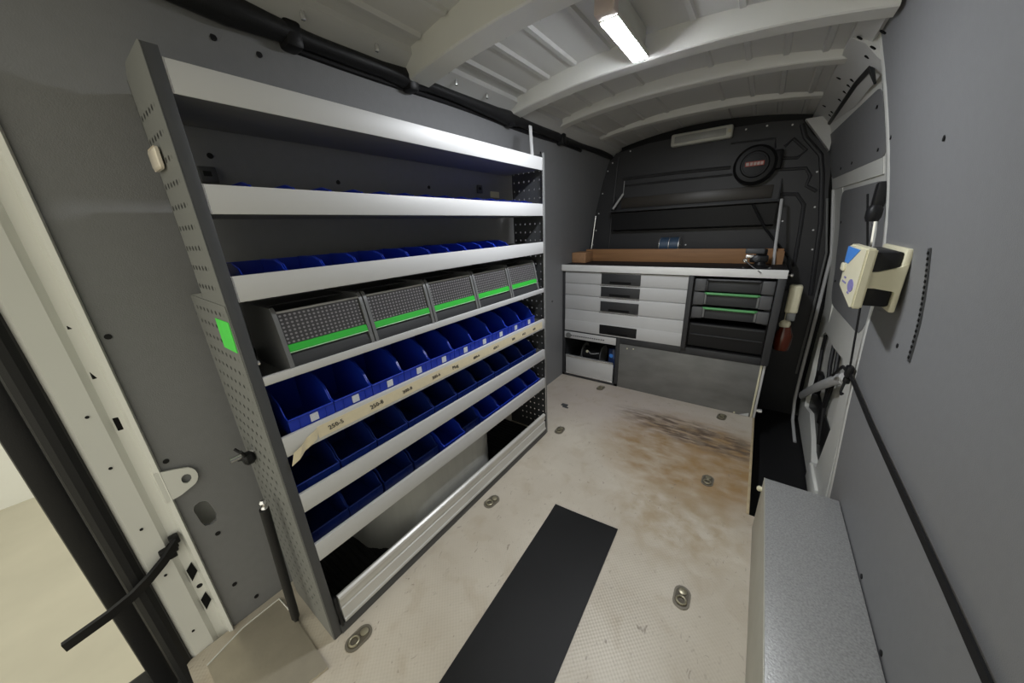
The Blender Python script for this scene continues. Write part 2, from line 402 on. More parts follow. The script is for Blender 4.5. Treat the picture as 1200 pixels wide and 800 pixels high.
# white pillar behind the sliding door
bp = NB(); rows = []
for z in frange(-.17, 1.97, 24):
    e = edge_r(max(z, 0)); rows.append([bp.verts.new(q) for q in ((xr(z)+.004, e-.03, z), (xr(z)-.002, e+.012, z), (xr(z)+.002, e+.055, z), (xr(z)+.025, e+.085, z), (xr(z)+.06, e+.085, z), (xr(z)+.06, e-.03, z))])
for a, b in zip(rows, rows[1:]):
    for k in range(6): bp.faces.new((a[k], a[(k+1) % 6], b[(k+1) % 6], b[k]))
bp.faces.new(rows[0][::-1]); bp.faces.new(rows[-1])
struct(obj('trim_2', bp, body_white), 'white pillar between the right wall and the sliding door', 'pillar')
ps = NB(); tube(ps, [(xr(z)+.014, edge_r(z)+.078, z) for z in frange(1.36, 1.80, 10)], .008, 8)
struct(obj('pillar_seal', ps, rubber), 'thin black rubber seal on the sliding door pillar', 'seal')

# sliding door
dr = thing('door_1', 'white sliding side door lined with grey panels', 'door', (1.72, 2.6, -.15), kind='structure')
def xd(z): return xr(max(z, 0))+.055
def curved_plate(y0, y1, z0, z1, xin, t, ny=1, nz=10, rad=0.):
    bm = curved_plate0(y0, y1, z0, z1, xin, t, ny, nz, rad)
    for v in bm.verts: v.co.x -= .045*(v.co.y-2.1)*min(1, max(0, (v.co.z-.6)/.5))
    return bm
def curved_plate0(y0, y1, z0, z1, xin, t, ny, nz, rad):
    """plate following the tumblehome, corners cut round"""
    pts = []
    r = rad
    if r:
        for (cy, cz, a0) in ((y1-r, z1-r, 0), (y0+r, z1-r, 90), (y0+r, z0+r, 180), (y1-r, z0+r, 270)):
            for k in range(5): a = math.radians(a0+k*22.5); pts.append((cy+r*math.cos(a), cz+r*math.sin(a)))
    bm = NB()
    if not r:
        rows = [[bm.verts.new((xin(z), y0, z)), bm.verts.new((xin(z), y1, z)), bm.verts.new((xin(z)+t, y1, z)), bm.verts.new((xin(z)+t, y0, z))] for z in frange(z0, z1, nz)]
        for a, b in zip(rows, rows[1:]):
            for k in range(4): bm.faces.new((a[k], a[(k+1) % 4], b[(k+1) % 4], b[k]))
        bm.faces.new(rows[0][::-1]); bm.faces.new(rows[-1]); return bm
    zs = sorted({round(q[1], 5) for q in pts} | {round(z, 5) for z in frange(z0+r, z1-r, nz)})
    rows = []
    for z in zs:
        dz = 0
        if z > z1-r: dz = r-math.sqrt(max(0, r*r-(z-(z1-r))**2))
        if z < z0+r: dz = r-math.sqrt(max(0, r*r-((z0+r)-z)**2))
        rows.append([bm.verts.new((xin(z), y0+dz, z)), bm.verts.new((xin(z), y1-dz, z)), bm.verts.new((xin(z)+t, y1-dz, z)), bm.verts.new((xin(z)+t, y0+dz, z))])
    for a, b in zip(rows, rows[1:]):
        for k in range(4): bm.faces.new((a[k], a[(k+1) % 4], b[(k+1) % 4], b[k]))
    bm.faces.new(rows[0][::-1]); bm.faces.new(rows[-1]); return bm
# white frame pieces
for nm, y0, y1, z0, z1, off in (('door_frame', 2.00, 3.18, 1.79, 1.90, .036), ('door_frame', 2.00, 2.17, 1.0, 1.80, .036), ('door_frame', 2.93, 3.18, .62, 1.50, .040), ('door_frame', 2.17, 3.18, 1.50, 1.58, .034), ('door_frame', 2.17, 2.95, 1.45, 1.50, .042)):
    obj(nm, curved_plate(y0, y1, z0, z1, lambda z, o=off: xr(max(z, 0))+o, .03), body_white, dr)
obj('upper_panel', curved_plate(2.13, 3.175, 1.565, 1.82, lambda z: xr(z)+.032, .010, rad=.05), grey_panel, dr)
obj('lower_panel', curved_plate(2.11, 2.96, .80, 1.475, lambda z: xr(z)+.034, .010, rad=.11), grey_panel, dr)
for y, z in ((2.22, 1.60), (2.2, 1.76), (2.9, 1.6), (2.65, 1.6), (2.9, 1.3), (2.88, .95)):
    obj('panel_clip', disc(NB(), (xr(z)+.031-.045*(y-2.1)*min(1, (z-.6)/.5), y, z), (-1, 0, 0), .007, .003, 8), black, dr)
# lower white frame around an open service hole
lf = NB(); prism(lf, [(2.02, 1.05), (2.02, .55), (1.96, .25), (1.86, -.15), (3.10, -.15), (3.22, -.02), (3.24, .30), (3.26, .85), (3.14, .85), (3.05, .80), (2.30, .80), (2.20, .90)], 0, 1.715, 1.745)
lfo = obj('door_frame', lf, body_white, dr)
cut(lfo, prism(NB(), [(2.20, .58), (2.34, .62), (2.60, .60), (2.95, .60), (3.10, .52), (3.08, .20), (2.98, .02), (2.75, .08), (2.50, .02), (2.35, -.05), (2.22, .0), (2.16, .30)], 0, 1.70, 1.76))
obj('inner_liner', box(NB(), 1.752, 1.758, 1.9, 3.25, -.16, .9), body_white, dr)
obj('sill_block', box(NB(), 1.70, 1.75, 2.05, 2.32, -.14, -.03, .01), body_white, dr)
obj('black_slab', box(NB(), 1.738, 1.750, 2.25, 3.0, -.02, .20, .004), black, dr)  # black slab set in to darken the lower part of the opening
obj('lock_unit', box(NB(), 1.715, 1.75, 2.80, 2.90, .20, .34, .01), black, dr)
for k, pts in enumerate(([(1.73, 3.02, .62), (1.735, 3.03, .45), (1.73, 2.92, .30), (1.735, 2.86, .33)], [(1.73, 2.70, .62), (1.725, 2.62, .48), (1.73, 2.52, .33), (1.735, 2.55, .12)], [(1.732, 2.55, .62), (1.728, 2.45, .45), (1.73, 2.50, .25), (1.735, 2.4, .05)])):
    obj('door_cable', tube(NB(), pts, .011, 8), black, dr)
obj('guide_arm', tube(NB(), [(1.695, 3.08, .06), (1.70, 2.75, .26), (1.705, 2.32, .50), (1.71, 2.20, .56)], .030, 10, .5), alu, dr)
obj('top_seal', tube(NB(), [(xr(1.86)+.004, 1.99, 1.80), (xr(1.88)-.004, 2.06, 1.872), (xr(1.88)-.008, 2.3, 1.886), (xr(1.88)-.008, 3.18, 1.886)], [.004, .010, .013, .013], 8), rubber, dr)
obj('front_edge', tube(NB(), [(xr(1.5)-.01, 3.16, 1.50), (xr(1.1)-.005, 3.15, 1.1), (1.672, 3.14, .60), (1.668, 3.12, .25), (1.668, 3.10, .0), (1.675, 3.02, -.13), (1.68, 2.75, -.165)], .010, 8), alu, dr)
obj('front_edge', tube(NB(), [(xr(1.5)-.03, 3.175, 1.45), (xr(1.1)-.03, 3.165, 1.1), (1.648, 3.155, .60), (1.644, 3.15, .20)], .007, 8), steel_grey, dr)
obj('release_cover', box(NB(), 1.70, 1.735, 3.05, 3.13, .93, 1.10, .02), black, dr)

# bulkhead
def bulk_outline(n=8):
    L = [(xl(0)-.0, -.02)]+[(xl(z), z) for z in frange(0.2, 1.86, 9)]
    L += [(.13, 1.93), (.4, 1.965), (.79, 1.975), (1.2, 1.965), (1.37, 1.945), (1.40, 1.90), (1.44, 1.845), (1.52, 1.76)]
    L += [(1.56, 1.70), (1.58, 1.5), (1.63, 1.2), (1.66, .8), (1.68, .3), (1.70, -.20), (1.40, -.20), (1.40, -.02)]
    return L
wf = obj('wall_front', prism(NB(), bulk_outline(), 1, 3.19, 3.23), dark_grey)
struct(wf, 'dark grey moulded bulkhead behind the workbench', 'wall')
obj('leak_blocker', box(NB(), -.16, 1.78, 3.231, 3.25, -.25, 2.06), black, wf)  # added plate, stops world light leaking in round the bulkhead
screw_m = mat('zinc_screw_head', (.75, .75, .75), .5, .2)
# pressed beads of the bulkhead
for pts, r in (([(.20, 3.19, 1.72), (.6, 3.19, 1.72), (1.0, 3.19, 1.71)], .012), ([(.20, 3.19, 1.665), (.6, 3.19, 1.665), (1.02, 3.19, 1.66)], .008),
               ([(.15, 3.19, 1.90), (.12, 3.19, 1.5), (.10, 3.19, 1.1)], .010), ([(.98, 3.19, 1.87), (1.24, 3.19, 1.86), (1.25, 3.19, 1.80)], .006),
               ([(1.30, 3.19, 1.80), (1.34, 3.19, 1.84), (1.42, 3.19, 1.76), (1.38, 3.19, 1.72), (1.30, 3.19, 1.73)], .010), ([(1.28, 3.19, 1.66), (1.44, 3.19, 1.65), (1.47, 3.19, 1.60), (1.46, 3.19, 1.54), (1.52, 3.19, 1.50)], .010),
               ([(1.33, 3.19, 1.50), (1.42, 3.19, 1.49), (1.47, 3.19, 1.42), (1.48, 3.19, 1.25), (1.49, 3.19, 1.0)], .012), ([(1.37, 3.19, 1.92), (1.40, 3.19, 1.84), (1.50, 3.19, 1.72), (1.53, 3.19, 1.60), (1.58, 3.19, 1.30), (1.62, 3.19, .8)], .014)):
    obj('pressed_bead', tube(NB(), pts, r, 8), dark_grey, wf)
for x, z in ((.62, 1.955), (.72, 1.96), (1.06, 1.945), (1.18, 1.945), (1.32, 1.925), (.06, 1.80), (.02, 1.62), (-.01, 1.45), (-.03, 1.30), (-.06, 1.17), (1.50, 1.62), (1.53, 1.40), (1.55, 1.25), (1.57, 1.12), (1.60, .95), (1.126, 1.317), (1.371, 1.317), (.405, 1.505), (.76, 1.16), (.1, 1.86), (.25, 1.93)):
    obj('screw_head', disc(NB(), (x, 3.192, z), (0, -1, 0), .006, .004, 8), screw_m, wf)

# ceiling: skin, four bows, pressed ribs, side rails
def roofz(x): return 2.045-.085*((x-.79)/.69)**2
rf = NB(); rows = []
for i in range(33):
    x = .05+(1.53-.05)*i/32
    rows.append([rf.verts.new((x, -.12, roofz(x))), rf.verts.new((x, 3.25, roofz(x))), rf.verts.new((x, 3.25, roofz(x)+.012)), rf.verts.new((x, -.12, roofz(x)+.012))])
for a, b in zip(rows, rows[1:]):
    for k in range(4): rf.faces.new((a[k], a[(k+1) % 4], b[(k+1) % 4], b[k]))
rf.faces.new(rows[0][::-1]); rf.faces.new(rows[-1])
ceil = struct(obj('ceiling', rf, roof_white), 'white painted bare steel van roof with cross bows', 'ceiling')
def bow(y0, y1, zc, drop=.055):
    bm = NB(); rows = []
    for i in range(25):
        t = i/24; x = .112+(1.49-.112)*t; zb = zc-drop*abs((x-.79)/.69)**2.4
        rows.append([bm.verts.new(q) for q in ((x, y0-.012, roofz(x)+.004), (x, y0+.004, zb+.004), (x, y0+.010, zb), (x, y1-.010, zb), (x, y1-.004, zb+.004), (x, y1+.012, roofz(x)+.004))])
    for a, b in zip(rows, rows[1:]):
        for k in range(5): bm.faces.new((a[k], a[k+1], b[k+1], b[k]))
    o = obj('roof_bow', bm, bow_white, ceil, 18)
    for x in (.22, .35, .49, .62, .95, 1.09, 1.23, 1.36):
        zb = zc-drop*abs((x-.79)/.69)**2.4
        obj('bow_hole', disc(NB(), (x, y1-.004, zb+.014), (0, 1, -.2), .010, .004, 8, .6), darkhole, o)
bow(.99, 1.10, 1.945); bow(1.645, 1.735, 1.965); bow(2.13, 2.21, 1.990); bow(2.725, 2.80, 2.005); bow(.20, .30, 1.96)
for x in (.02+.06, .215, .345, .48, .635, .95, 1.10, 1.235, 1.365, 1.46):
    for (y0, y1) in ((.32, .97), (1.12, 1.62), (1.75, 2.11), (2.23, 2.70), (2.82, 3.18)):
        if x in (.635, .95) and y0 < 1: continue
        b = NB(); zz = roofz(x)
        prism(b, [(x-.016, zz+.004), (x-.009, zz-.010), (x+.009, zz-.010), (x+.016, zz+.004)], 1, y0, y1)
        obj('pressed_rib', b, roof_white, ceil)
# side rails between roof and walls
for sgn, xf, nm in ((-1, lambda x: x, 'left'), (1, lambda x: 1.58-x, 'right')):
    if sgn < 0: q = [(.088, 1.912), (.115, 1.930), (.16, 1.955), (.16, 2.01), (.02, 1.99)]
    b = NB(); prism(b, [(xf(.04), 1.84), (xf(.075), 1.875), (xf(.115), 1.925), (xf(.16), 1.955), (xf(.16), 2.01), (xf(.02), 1.99)] if sgn > 0 else q, 1, 1.955 if sgn > 0 else -.12, 3.24)
    o = obj('side_rail', b, roof_white, ceil)
    if sgn > 0:
        for y in (1.80, 1.93, 2.02, 2.30, 2.38, 2.48, 2.62, 2.88, 2.96):
            for dx, dz in ((.095, 1.90),) if y not in (1.93, 2.38, 2.88) else ((.095, 1.90), (.137, 1.94)):
                obj('rail_hole', disc(NB(), (xf(dx)+.001, y, dz), (-1, 0, -1.2), .011, .003, 8, .6), darkhole, o)
    else:
        for y in (.62, .85, 1.22, 1.42):
            obj('rail_clip', box(NB(), xf(.135), xf(.145), y-.006, y+.006, 1.925, 1.95, .002), alu_bright, o)
q = NB(); prism(q, [(1.48, 1.925), (1.465, 1.935), (1.42, 1.955), (1.42, 2.01), (1.56, 1.99)], 1, -.12, 1.956); obj('side_rail', q, roof_white, ceil)
g = NB(); prism(g, [(1.38, 1.93), (1.53, 1.73), (1.53, 1.93)], 1, 3.10, 3.16)
obj('corner_gusset', g, roof_white, ceil)
b = NB(); box(b, .0, 1.58, -.16, -.06, 1.90, 2.02, .01)
struct(obj('trim_3', b, body_white), 'white header above the rear doorway', 'header')

# black cable duct on the left cant rail
du = thing('cable_duct', 'lumpy black cable duct running along the top of the wall', 'cable duct', (.085, .3, 1.88))
P = []; R = []
for y in frange(.20, 3.18, 60):
    r = .024+.003*math.sin(y*9)+.016*max(0, 1-abs(y-.45)/.22)+.010*max(0, 1-abs(y-1.00)/.10)+.010*max(0, 1-abs(y-1.66)/.12)
    if y > 2.2: r *= .8
    P.append((.088+.004*math.sin(y*5), y, 1.906+.003*math.sin(y*7))); R.append(r)
obj('sleeve', tube(NB(), P, R, 12), rubber, du)
obj('sleeve', tube(NB(), [(.065, y, 1.882+.003*math.sin(y*6)) for y in frange(.62, 2.6, 30)], .012, 8), black, du)
for y in (.60, 1.02, 1.66, 2.25):
    cl = NB(); box(cl, .055, .115, y-.025, y+.025, 1.865, 1.935, .012); obj('clip', cl, black, du)

# =================================================================== SHELVING UNIT
XS, Y0, Y1 = .262, .253, 1.702
su = thing('shelving_unit', 'tall grey steel shelving unit holding the blue bins', 'shelving', (.08, .98, 0))
def side_panel(y, sgn, m, up_x=.08, low_x=-.04):
    """sheet with folded front flange; sgn -1 for the near one"""
    b = NB(); t = .0025
    pts = [(up_x, 1.70), (up_x+.03, 1.722), (XS-.008, 1.722), (XS, 1.715), (XS, 0), (low_x, 0), (low_x, 1.212), (up_x, 1.225)]
    prism(b, pts, 1, y, y+t)
    return b
np_ = obj('side_panel', side_panel(.2265, -1, None), perf_up, su)
ORGP = ORG[su.name]
b = NB(); box(b, XS-.003, XS, .2265, .253, 0, 1.718, .001); obj('front_flange', b, steel_dark, np_)
b = NB(); box(b, .075, .078, .2265, .250, 1.215, 1.70); box(b, -.043, -.04, .2265, .25, 0, 1.212); obj('rear_flange', b, steel_dark, np_)
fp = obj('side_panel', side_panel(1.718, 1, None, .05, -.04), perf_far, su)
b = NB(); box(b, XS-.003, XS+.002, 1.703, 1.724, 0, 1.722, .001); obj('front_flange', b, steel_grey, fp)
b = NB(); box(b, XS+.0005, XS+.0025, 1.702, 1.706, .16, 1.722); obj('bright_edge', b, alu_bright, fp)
# the near panel lower half is a wider overlapping sheet
b = NB(); prism(b, [(-.04, 0), (XS-.004, 0), (XS-.004, 1.205), (-.04, 1.212)], 1, .2245, .2262); obj('overlap_sheet', b, perf_side, np_)
# trays
ZT = [(1.700, 1.640), (1.473, 1.412), (1.272, 1.2105), (1.008, .985), (.820, .7595), (.6205, .5565), (.4214, .3544)]
trays = []
for i, (zt, zb) in enumerate(ZT):
    back = max(xl(zb)+.012, .02 if i < 3 else -.06)
    b = NB(); box(b, back, XS-.003, Y0+.002, Y1-.002, zb, zb+.002); box(b, back, back+.002, Y0+.002, Y1-.002, zb, min(zt, zb+.05))
    for yy in (Y0+.001, Y1-.003): box(b, back, XS-.004, yy, yy+.002, zb, zt-.006)
    tr_ = obj('shelf_tray', b, steel_grey, su); trays.append(tr_)
    b = NB(); box(b, XS-.003, XS, Y0+.0005, Y1-.0005, zb-.001, zt, .001)
    box(b, XS-.012, XS-.001, Y0+.0005, Y1-.0005, zt-.003, zt, .001)
    obj('front_lip', b, alu, tr_)
    if i < 3:
        b = NB(); box(b, XS-.002, XS+.0003, Y0, Y0+.003, zb, zt); obj('lip_edge', b, alu_bright, tr_)
# masking tape with pen marks on the fifth lip
t5 = trays[4]
b = NB(); ribbon(b, [(XS+.0008, y, .7885) for y in frange(.345, 1.675, 20)], (0, 0, 1), .040, .0008)
obj('masking_tape', b, tape, t5)
b = NB(); ribbon(b, [(XS+.001, .345, .7885), (XS+.006, .325, .782), (XS+.003, .305, .772), (XS+.012, .285, .760), (XS+.008, .262, .748)], (0, .35, 1), .040, .001)
obj('loose_tape_end', b, tape, t5)
for wd, y, sz in (('250-5', .378, .021), ('250-8', .522, .022), ('300-8', .655, .019), ('300-6', .80, .019), ('Plug', .915, .022), ('400-6', 1.05, .019), ('450-1', 1.20, .019), ('500', 1.36, .018), ('M12', 1.46, .018), ('600', 1.57, .018)):
    obj('pen_mark', text_bm(wd, sz, (XS+.0022, y, .781), (0, 1, .05), (0, -.22, 1)), ink, t5, 0)
# kick rail at the bottom
kr = NB()
prism(kr, [(XS-.012, .161), (XS-.002, .165), (XS+.006, .160), (XS+.008, .150), (XS+.004, .143), (XS+.004, .120), (XS-.001, .116), (XS-.001, .108), (XS+.004, .104), (XS+.006, .060), (XS+.010, .056), (XS+.010, .046), (XS+.004, .044), (XS-.012, .044)], 1, Y0+.018, Y1-.014)
obj('kick_rail', kr, mat('pale_rail_aluminium', (.62, .61, .58), .38, .3, .05, 10), su)
b = NB(); box(b, XS-.02, XS+.004, Y0, Y1, .0, .042, .002); obj('base_channel', b, steel_dark, su)
for y in (Y0+.003, Y1-.012):
    b = NB(); box(b, XS-.014, XS+.005, y, y+.010, .03, .168, .003); obj('rail_end', b, black, su)
# bracket from the top of the far upright to the roof rail
b = NB(); ribbon(b, [(.195, 1.715, 1.69), (.190, 1.715, 1.77), (.185, 1.715, 1.862)], (0, 1, 0), .026, .004); box(b, .185, .215, 1.68, 1.72, 1.688, 1.694)
obj('roof_bracket', b, alu, su)
# adjusting screws seen at the fourth tray ends
for y, s in ((Y0+.004, 1), (Y1-.006, -1)):
    obj('tray_screw', disc(NB(), (.235, y, 1.045), (0, s, 0), .009, .006, 10), chrome, su)
# green tag, small clear light and wing knob on the near side panel
b = NB(); prism(b, [(.150, 1.165), (.252, 1.165), (.246, 1.085), (.146, 1.085)], 1, .2225, .2242); obj('green_tape_tag', b, green_tag, np_)
mk = NB(); box(mk, .092, .165, .214, .2245, 1.512, 1.558, .008, 3)
tag(obj('marker_light', mk, mat('warm_clear_lens', (.75, .68, .58), .2)), 'small clear square marker light on the shelving side panel', 'light')
wk = thing('wing_knob', 'black spidery wing knob bolt on the shelving side panel', 'knob', (.05, .2, .71))
obj('bolt', cyl(NB(), (.052, .224, .715), (.052, .165, .715), .009, 12), chrome, wk)
obj('hub', lathe(NB(), (.058, .222, .702), (0, -1, 0), [(.015, 0), (.022, .008), (.022, .022), (.014, .03)], 14), black, wk)
for a in (60, 150, 200):
    ca_, sa_ = math.cos(math.radians(a)), math.sin(math.radians(a))
    obj('prong', tube(NB(), [(.058+.012*ca_, .20, .702+.012*sa_), (.058+.03*ca_, .197, .702+.03*sa_), (.058+.05*ca_, .190, .702+.05*sa_)], .005, 6), black, wk)
# gas strut standing at the near end
gs = thing('gas_strut', 'black gas strut leaning against the shelving side panel', 'gas strut', (.10, .19, 0))
obj('cylinder', cyl(NB(), (.135, .188, .555), (.085, .176, .03), .0135, 14), rubber, gs)
obj('ball_joint', lathe(NB(), (.137, .189, .553), (.09, .03, 1), [(.008, 0), (.010, .008), (.006, .014), (.010, .022), (.011, .030), (.006, .038)], 12), chrome, gs)
obj('foot_joint', tube(NB(), [(.085, .176, .035), (.083, .1755, .002)], [.012, .006], 10), black, gs)
# metal step plate at the rear sill
tag(obj('sill_plate', prism(NB(), [(-.055, .050), (-.058, .170), (.075, .178), (.325, .172), (.28, -.06), (-.02, -.06)], 2, .001, .010), plate_steel), 'worn reflective steel sill plate on the floor by the pillar', 'plate')
b = NB(); tube(b, [(-.02, -.06, .0115), (-.055, .050, .0115), (-.058, .170, .0115), (.075, .178, .0115)], .0025, 6); obj('plate_rim', b, body_white, D.objects['sill_plate'])

# wheel arch and ribbed mat under the shelving
wa = NB(); prism(wa, [(-.098, .49), (.03, .50), (.066, .516), (.11, .548), (.153, .59), (.187, .64), (.205, .69), (.212, .76), (.212, 1.06), (.205, 1.12), (.187, 1.17), (.153, 1.22), (.11, 1.262), (.066, 1.294), (.03, 1.31), (-.098, 1.32)], 2, .0, .345)
bmesh.ops.bevel(wa, geom=[e for e in wa.edges if all(abs(v.co.z-.345) < 1e-4 for v in e.verts)], offset=.03, segments=3, affect='EDGES')
struct(obj('wheel_arch', wa, mat('grey_arch_liner', (.36, .36, .34), .5, 0, .12, 8, stretch=(1, 6, .5))), 'pale grey wheel arch under the bottom shelf', 'wheel arch')
rm = NB(); prof = [(.272, .001)]
y = .272
while y < 1.68:
    prof += [(y, .006), (y+.004, .010), (y+.014, .010), (y+.018, .006)]; y += .026
prof += [(1.69, .006), (1.69, .001)]
prism(rm, prof, 0, -.09, .238)
tag(obj('ribbed_mat', rm, rubber), 'ribbed black rubber mat on the floor under the shelving', 'mat')

# =================================================================== BLUE BINS
def make_bin(w_, d, h, hf, m, slope=.012, card=True):
    """open-fronted stacking bin: front wall at x=0, depth to -x, width along +y"""
    t = .0022; b = NB()
    top = [(-d, h), (-d*.42, h), (-d*.34, h-.004), (-d*.27, h*.90), (-d*.17, h*.62+hf*.38), (-.018, hf+.006), (0, hf)]
    prof = [(-d, 0), (-slope, 0), (0, hf*.55)]+[(x, z) for x, z in top[::-1]]
    for y in (0, w_-t): prism(b, prof, 1, y, y+t)
    box(b, -d, -slope, t, w_-t, 0, t); box(b, -d, -d+t, t, w_-t, t, h)
    prism(b, [(-slope, 0), (0, hf*.55), (0, hf), (-t, hf), (-t, hf*.55), (-slope-t, t)], 1, t, w_-t)
    for y in (0, w_-t):                                               # rolled rim on the side walls
        tube(b, [(x, y+t/2, z) for x, z in top], .0022, 6)
    tube(b, [(0, .001, hf), (0, w_-.001, hf)], .003, 6)
    # bevelled label rebate
    box(b, -.0005, .002, w_*.22, w_*.24, hf*.60, hf*.94); box(b, -.0005, .002, w_*.80, w_*.82, hf*.60, hf*.94)
    me = D.meshes.new('bin'); bmesh.ops.recalc_face_normals(b, faces=b.faces); b.to_mesh(me); b.free(); me.materials.append(m)
    me.shade_smooth(); me.set_sharp_from_angle(angle=math.radians(35))
    c = NB(); box(c, .0005, .0016, w_*.44, w_*.62, hf*.66, hf*.92); mc = D.meshes.new('label_card'); c.to_mesh(mc); c.free(); mc.materials.append(paper)
    return me, (mc if card else None)
def place_bins(proto, ys, x, z, shelf, grp, dx=(), alt=None):
    me, mc = proto
    for i, y in enumerate(ys):
        o = D.objects.new('storage_bin', alt[0] if alt and alt[1][i] else me); C.objects.link(o)
        o.location = (x+(dx[i] if i < len(dx) else 0), y, z)
        n = len(ys)
        where = f'{ORD[i]} from the near end' if i < n-1 else 'last at the far end'
        if i == 0: where = 'nearest of its row'
        tag(o, f'blue plastic bin on {shelf}, {where}', 'bin', grp)
        if mc:
            c = D.objects.new('label_card', mc); C.objects.link(c); c.parent = o
bin_s = make_bin(.101, .17, .083, .052, blue, card=False)
bin_2 = make_bin(.101, .17, .080, .052, blue, card=False)
bin_l = make_bin(.131, .26, .168, .094, blue)
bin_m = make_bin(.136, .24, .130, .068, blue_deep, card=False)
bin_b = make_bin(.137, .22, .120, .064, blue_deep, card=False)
place_bins(bin_2, [.263+i*.1025 for i in range(14)], .222, 1.4145, 'the second shelf from the top', 'small blue bins on the second shelf')
place_bins(bin_s, [.290+i*.1045 for i in range(11)], .222, 1.2130, 'the third shelf from the top', 'small blue bins on the third shelf')
place_bins(bin_l, [.283+i*.1335 for i in range(10)], .247, .7620, 'the shelf with the taped lip', 'large blue bins above the taped lip')
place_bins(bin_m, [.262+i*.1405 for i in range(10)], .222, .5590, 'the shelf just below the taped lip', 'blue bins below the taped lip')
bin_bb = make_bin(.137, .22, .120, .064, blue, card=False)
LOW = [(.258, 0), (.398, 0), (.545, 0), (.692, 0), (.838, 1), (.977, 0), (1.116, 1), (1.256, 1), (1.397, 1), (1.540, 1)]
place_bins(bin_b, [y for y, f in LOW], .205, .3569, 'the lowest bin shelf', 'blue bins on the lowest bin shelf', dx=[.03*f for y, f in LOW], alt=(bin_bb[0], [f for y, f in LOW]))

# =================================================================== GREY BOXES WITH CLEAR FLAPS
clear = perforated('dotted_clear_flap', (.22, .22, .22), .35, (1, 2), (.0125, .0125), .0036, (.012, .085), (.24, .172))
def flap_mat():
    m = D.materials.new('dimpled_smoke_flap'); m.use_nodes = True; nt = m.node_tree; N = nt.nodes; L = nt.links; b = N['Principled BSDF']
    b.inputs['Roughness'].default_value = .3
    tc = N.new('ShaderNodeTexCoord'); sp = N.new('ShaderNodeSeparateXYZ'); L.new(tc.outputs['Object'], sp.inputs[0])
    def M(op, a, v=None):
        n = N.new('ShaderNodeMath'); n.operation = op
        for i, q in enumerate((a, v)):
            if q is None: continue
            if isinstance(q, (int, float)): n.inputs[i].default_value = q
            else: L.new(q, n.inputs[i])
        return n.outputs[0]
    f = []
    for ax, pt in ((1, .0125), (2, .0105)):
        t = M('MULTIPLY', M('SUBTRACT', M('FRACT', M('DIVIDE', sp.outputs[ax], pt)), .5), 2.0); f.append(M('MULTIPLY', t, t))
    h = M('LESS_THAN', M('ADD', f[0], f[1]), .30)
    mx = N.new('ShaderNodeMix'); mx.data_type = 'RGBA'; L.new(h, mx.inputs[0]); mx.inputs[6].default_value = (.045, .043, .045, 1); mx.inputs[7].default_value = (.23, .22, .225, 1)
    L.new(mx.outputs[2], b.inputs['Base Color'])
    bp = N.new('ShaderNodeBump'); bp.inputs['Strength'].default_value = .6; bp.inputs['Distance'].default_value = .002; L.new(h, bp.inputs['Height']); L.new(bp.outputs[0], b.inputs['Normal'])
    return m
flapm = flap_mat()
boxgrey = mat('grey_box_plastic', (.085, .087, .088), .42, 0, .06, 20)
cheek = mat('grey_box_cheek', (.15, .152, .154), .4, 0, .06, 20)
def make_flap_box(parent_loc, label, w_=.262, d=.25):
    X, Y, Z = parent_loc
    t = thing('flap_box', label, 'storage box', parent_loc, 'grey flap boxes on the fourth shelf')
    # side cheeks with sloping front
    for y in (Y, Y+w_-.011):
        b = NB(); prism(b, [(X-d, Z), (X-.002, Z), (X+.006, Z+.010), (X+.007, Z+.030), (X-.018, Z+.150), (X-.026, Z+.178), (X-.036, Z+.188), (X-d, Z+.188)], 1, y, y+.011); obj('side_cheek', b, cheek, t)
    b = NB(); box(b, X-d, X-.004, Y+.009, Y+w_-.009, Z, Z+.004); box(b, X-d, X-d+.004, Y+.009, Y+w_-.009, Z+.004, Z+.18); box(b, X-d, X-.12, Y+.009, Y+w_-.009, Z+.178, Z+.182)
    obj('tub', b, boxgrey, t)
    b = NB(); prism(b, [(X-.004, Z+.003), (X+.004, Z+.016), (X+.003, Z+.034), (X-.008, Z+.060), (X-.012, Z+.060), (X-.010, Z+.003)], 1, Y+.010, Y+w_-.010)
    obj('lower_front', b, charcoal, t)
    b = NB(); prism(b, [(X-.006, Z+.062), (X-.001, Z+.065), (X-.006, Z+.083), (X-.012, Z+.084)], 1, Y+.012, Y+w_-.012)
    st = obj('green_strip', b, green, t); st['label'] = 'bright green strip under the clear flap'
    b = NB(); prism(b, [(X-.013, Z+.084), (X-.010, Z+.084), (X-.029, Z+.172), (X-.032, Z+.172)], 1, Y+.012, Y+w_-.012)
    b2 = NB(); tube(b2, [(X-.002, Y+.012, Z+.0625), (X-.002, Y+w_-.012, Z+.0625)], .0014, 6); obj('strip_edge', b2, mat('pale_green_edge', (.45, .75, .45), .4), st)
    fl = obj('clear_flap', b, flapm, t)
    b = NB(); tube(b, [(X-.0305, Y+.011, Z+.173), (X-.0305, Y+w_-.011, Z+.173)], .0035, 6); obj('flap_rim', b, clear_rim, fl)
    return t
clear_rim = mat('clear_rim', (.45, .45, .46), .2)
for i in range(5):
    wh = ['nearest of the five', 'second from the near end', 'middle one of the five', 'fourth from the near end', 'farthest of the five'][i]
    make_flap_box((.252, .323+i*.2672, .9875), f'dark grey box with dotted clear flap and green strip, {wh}')

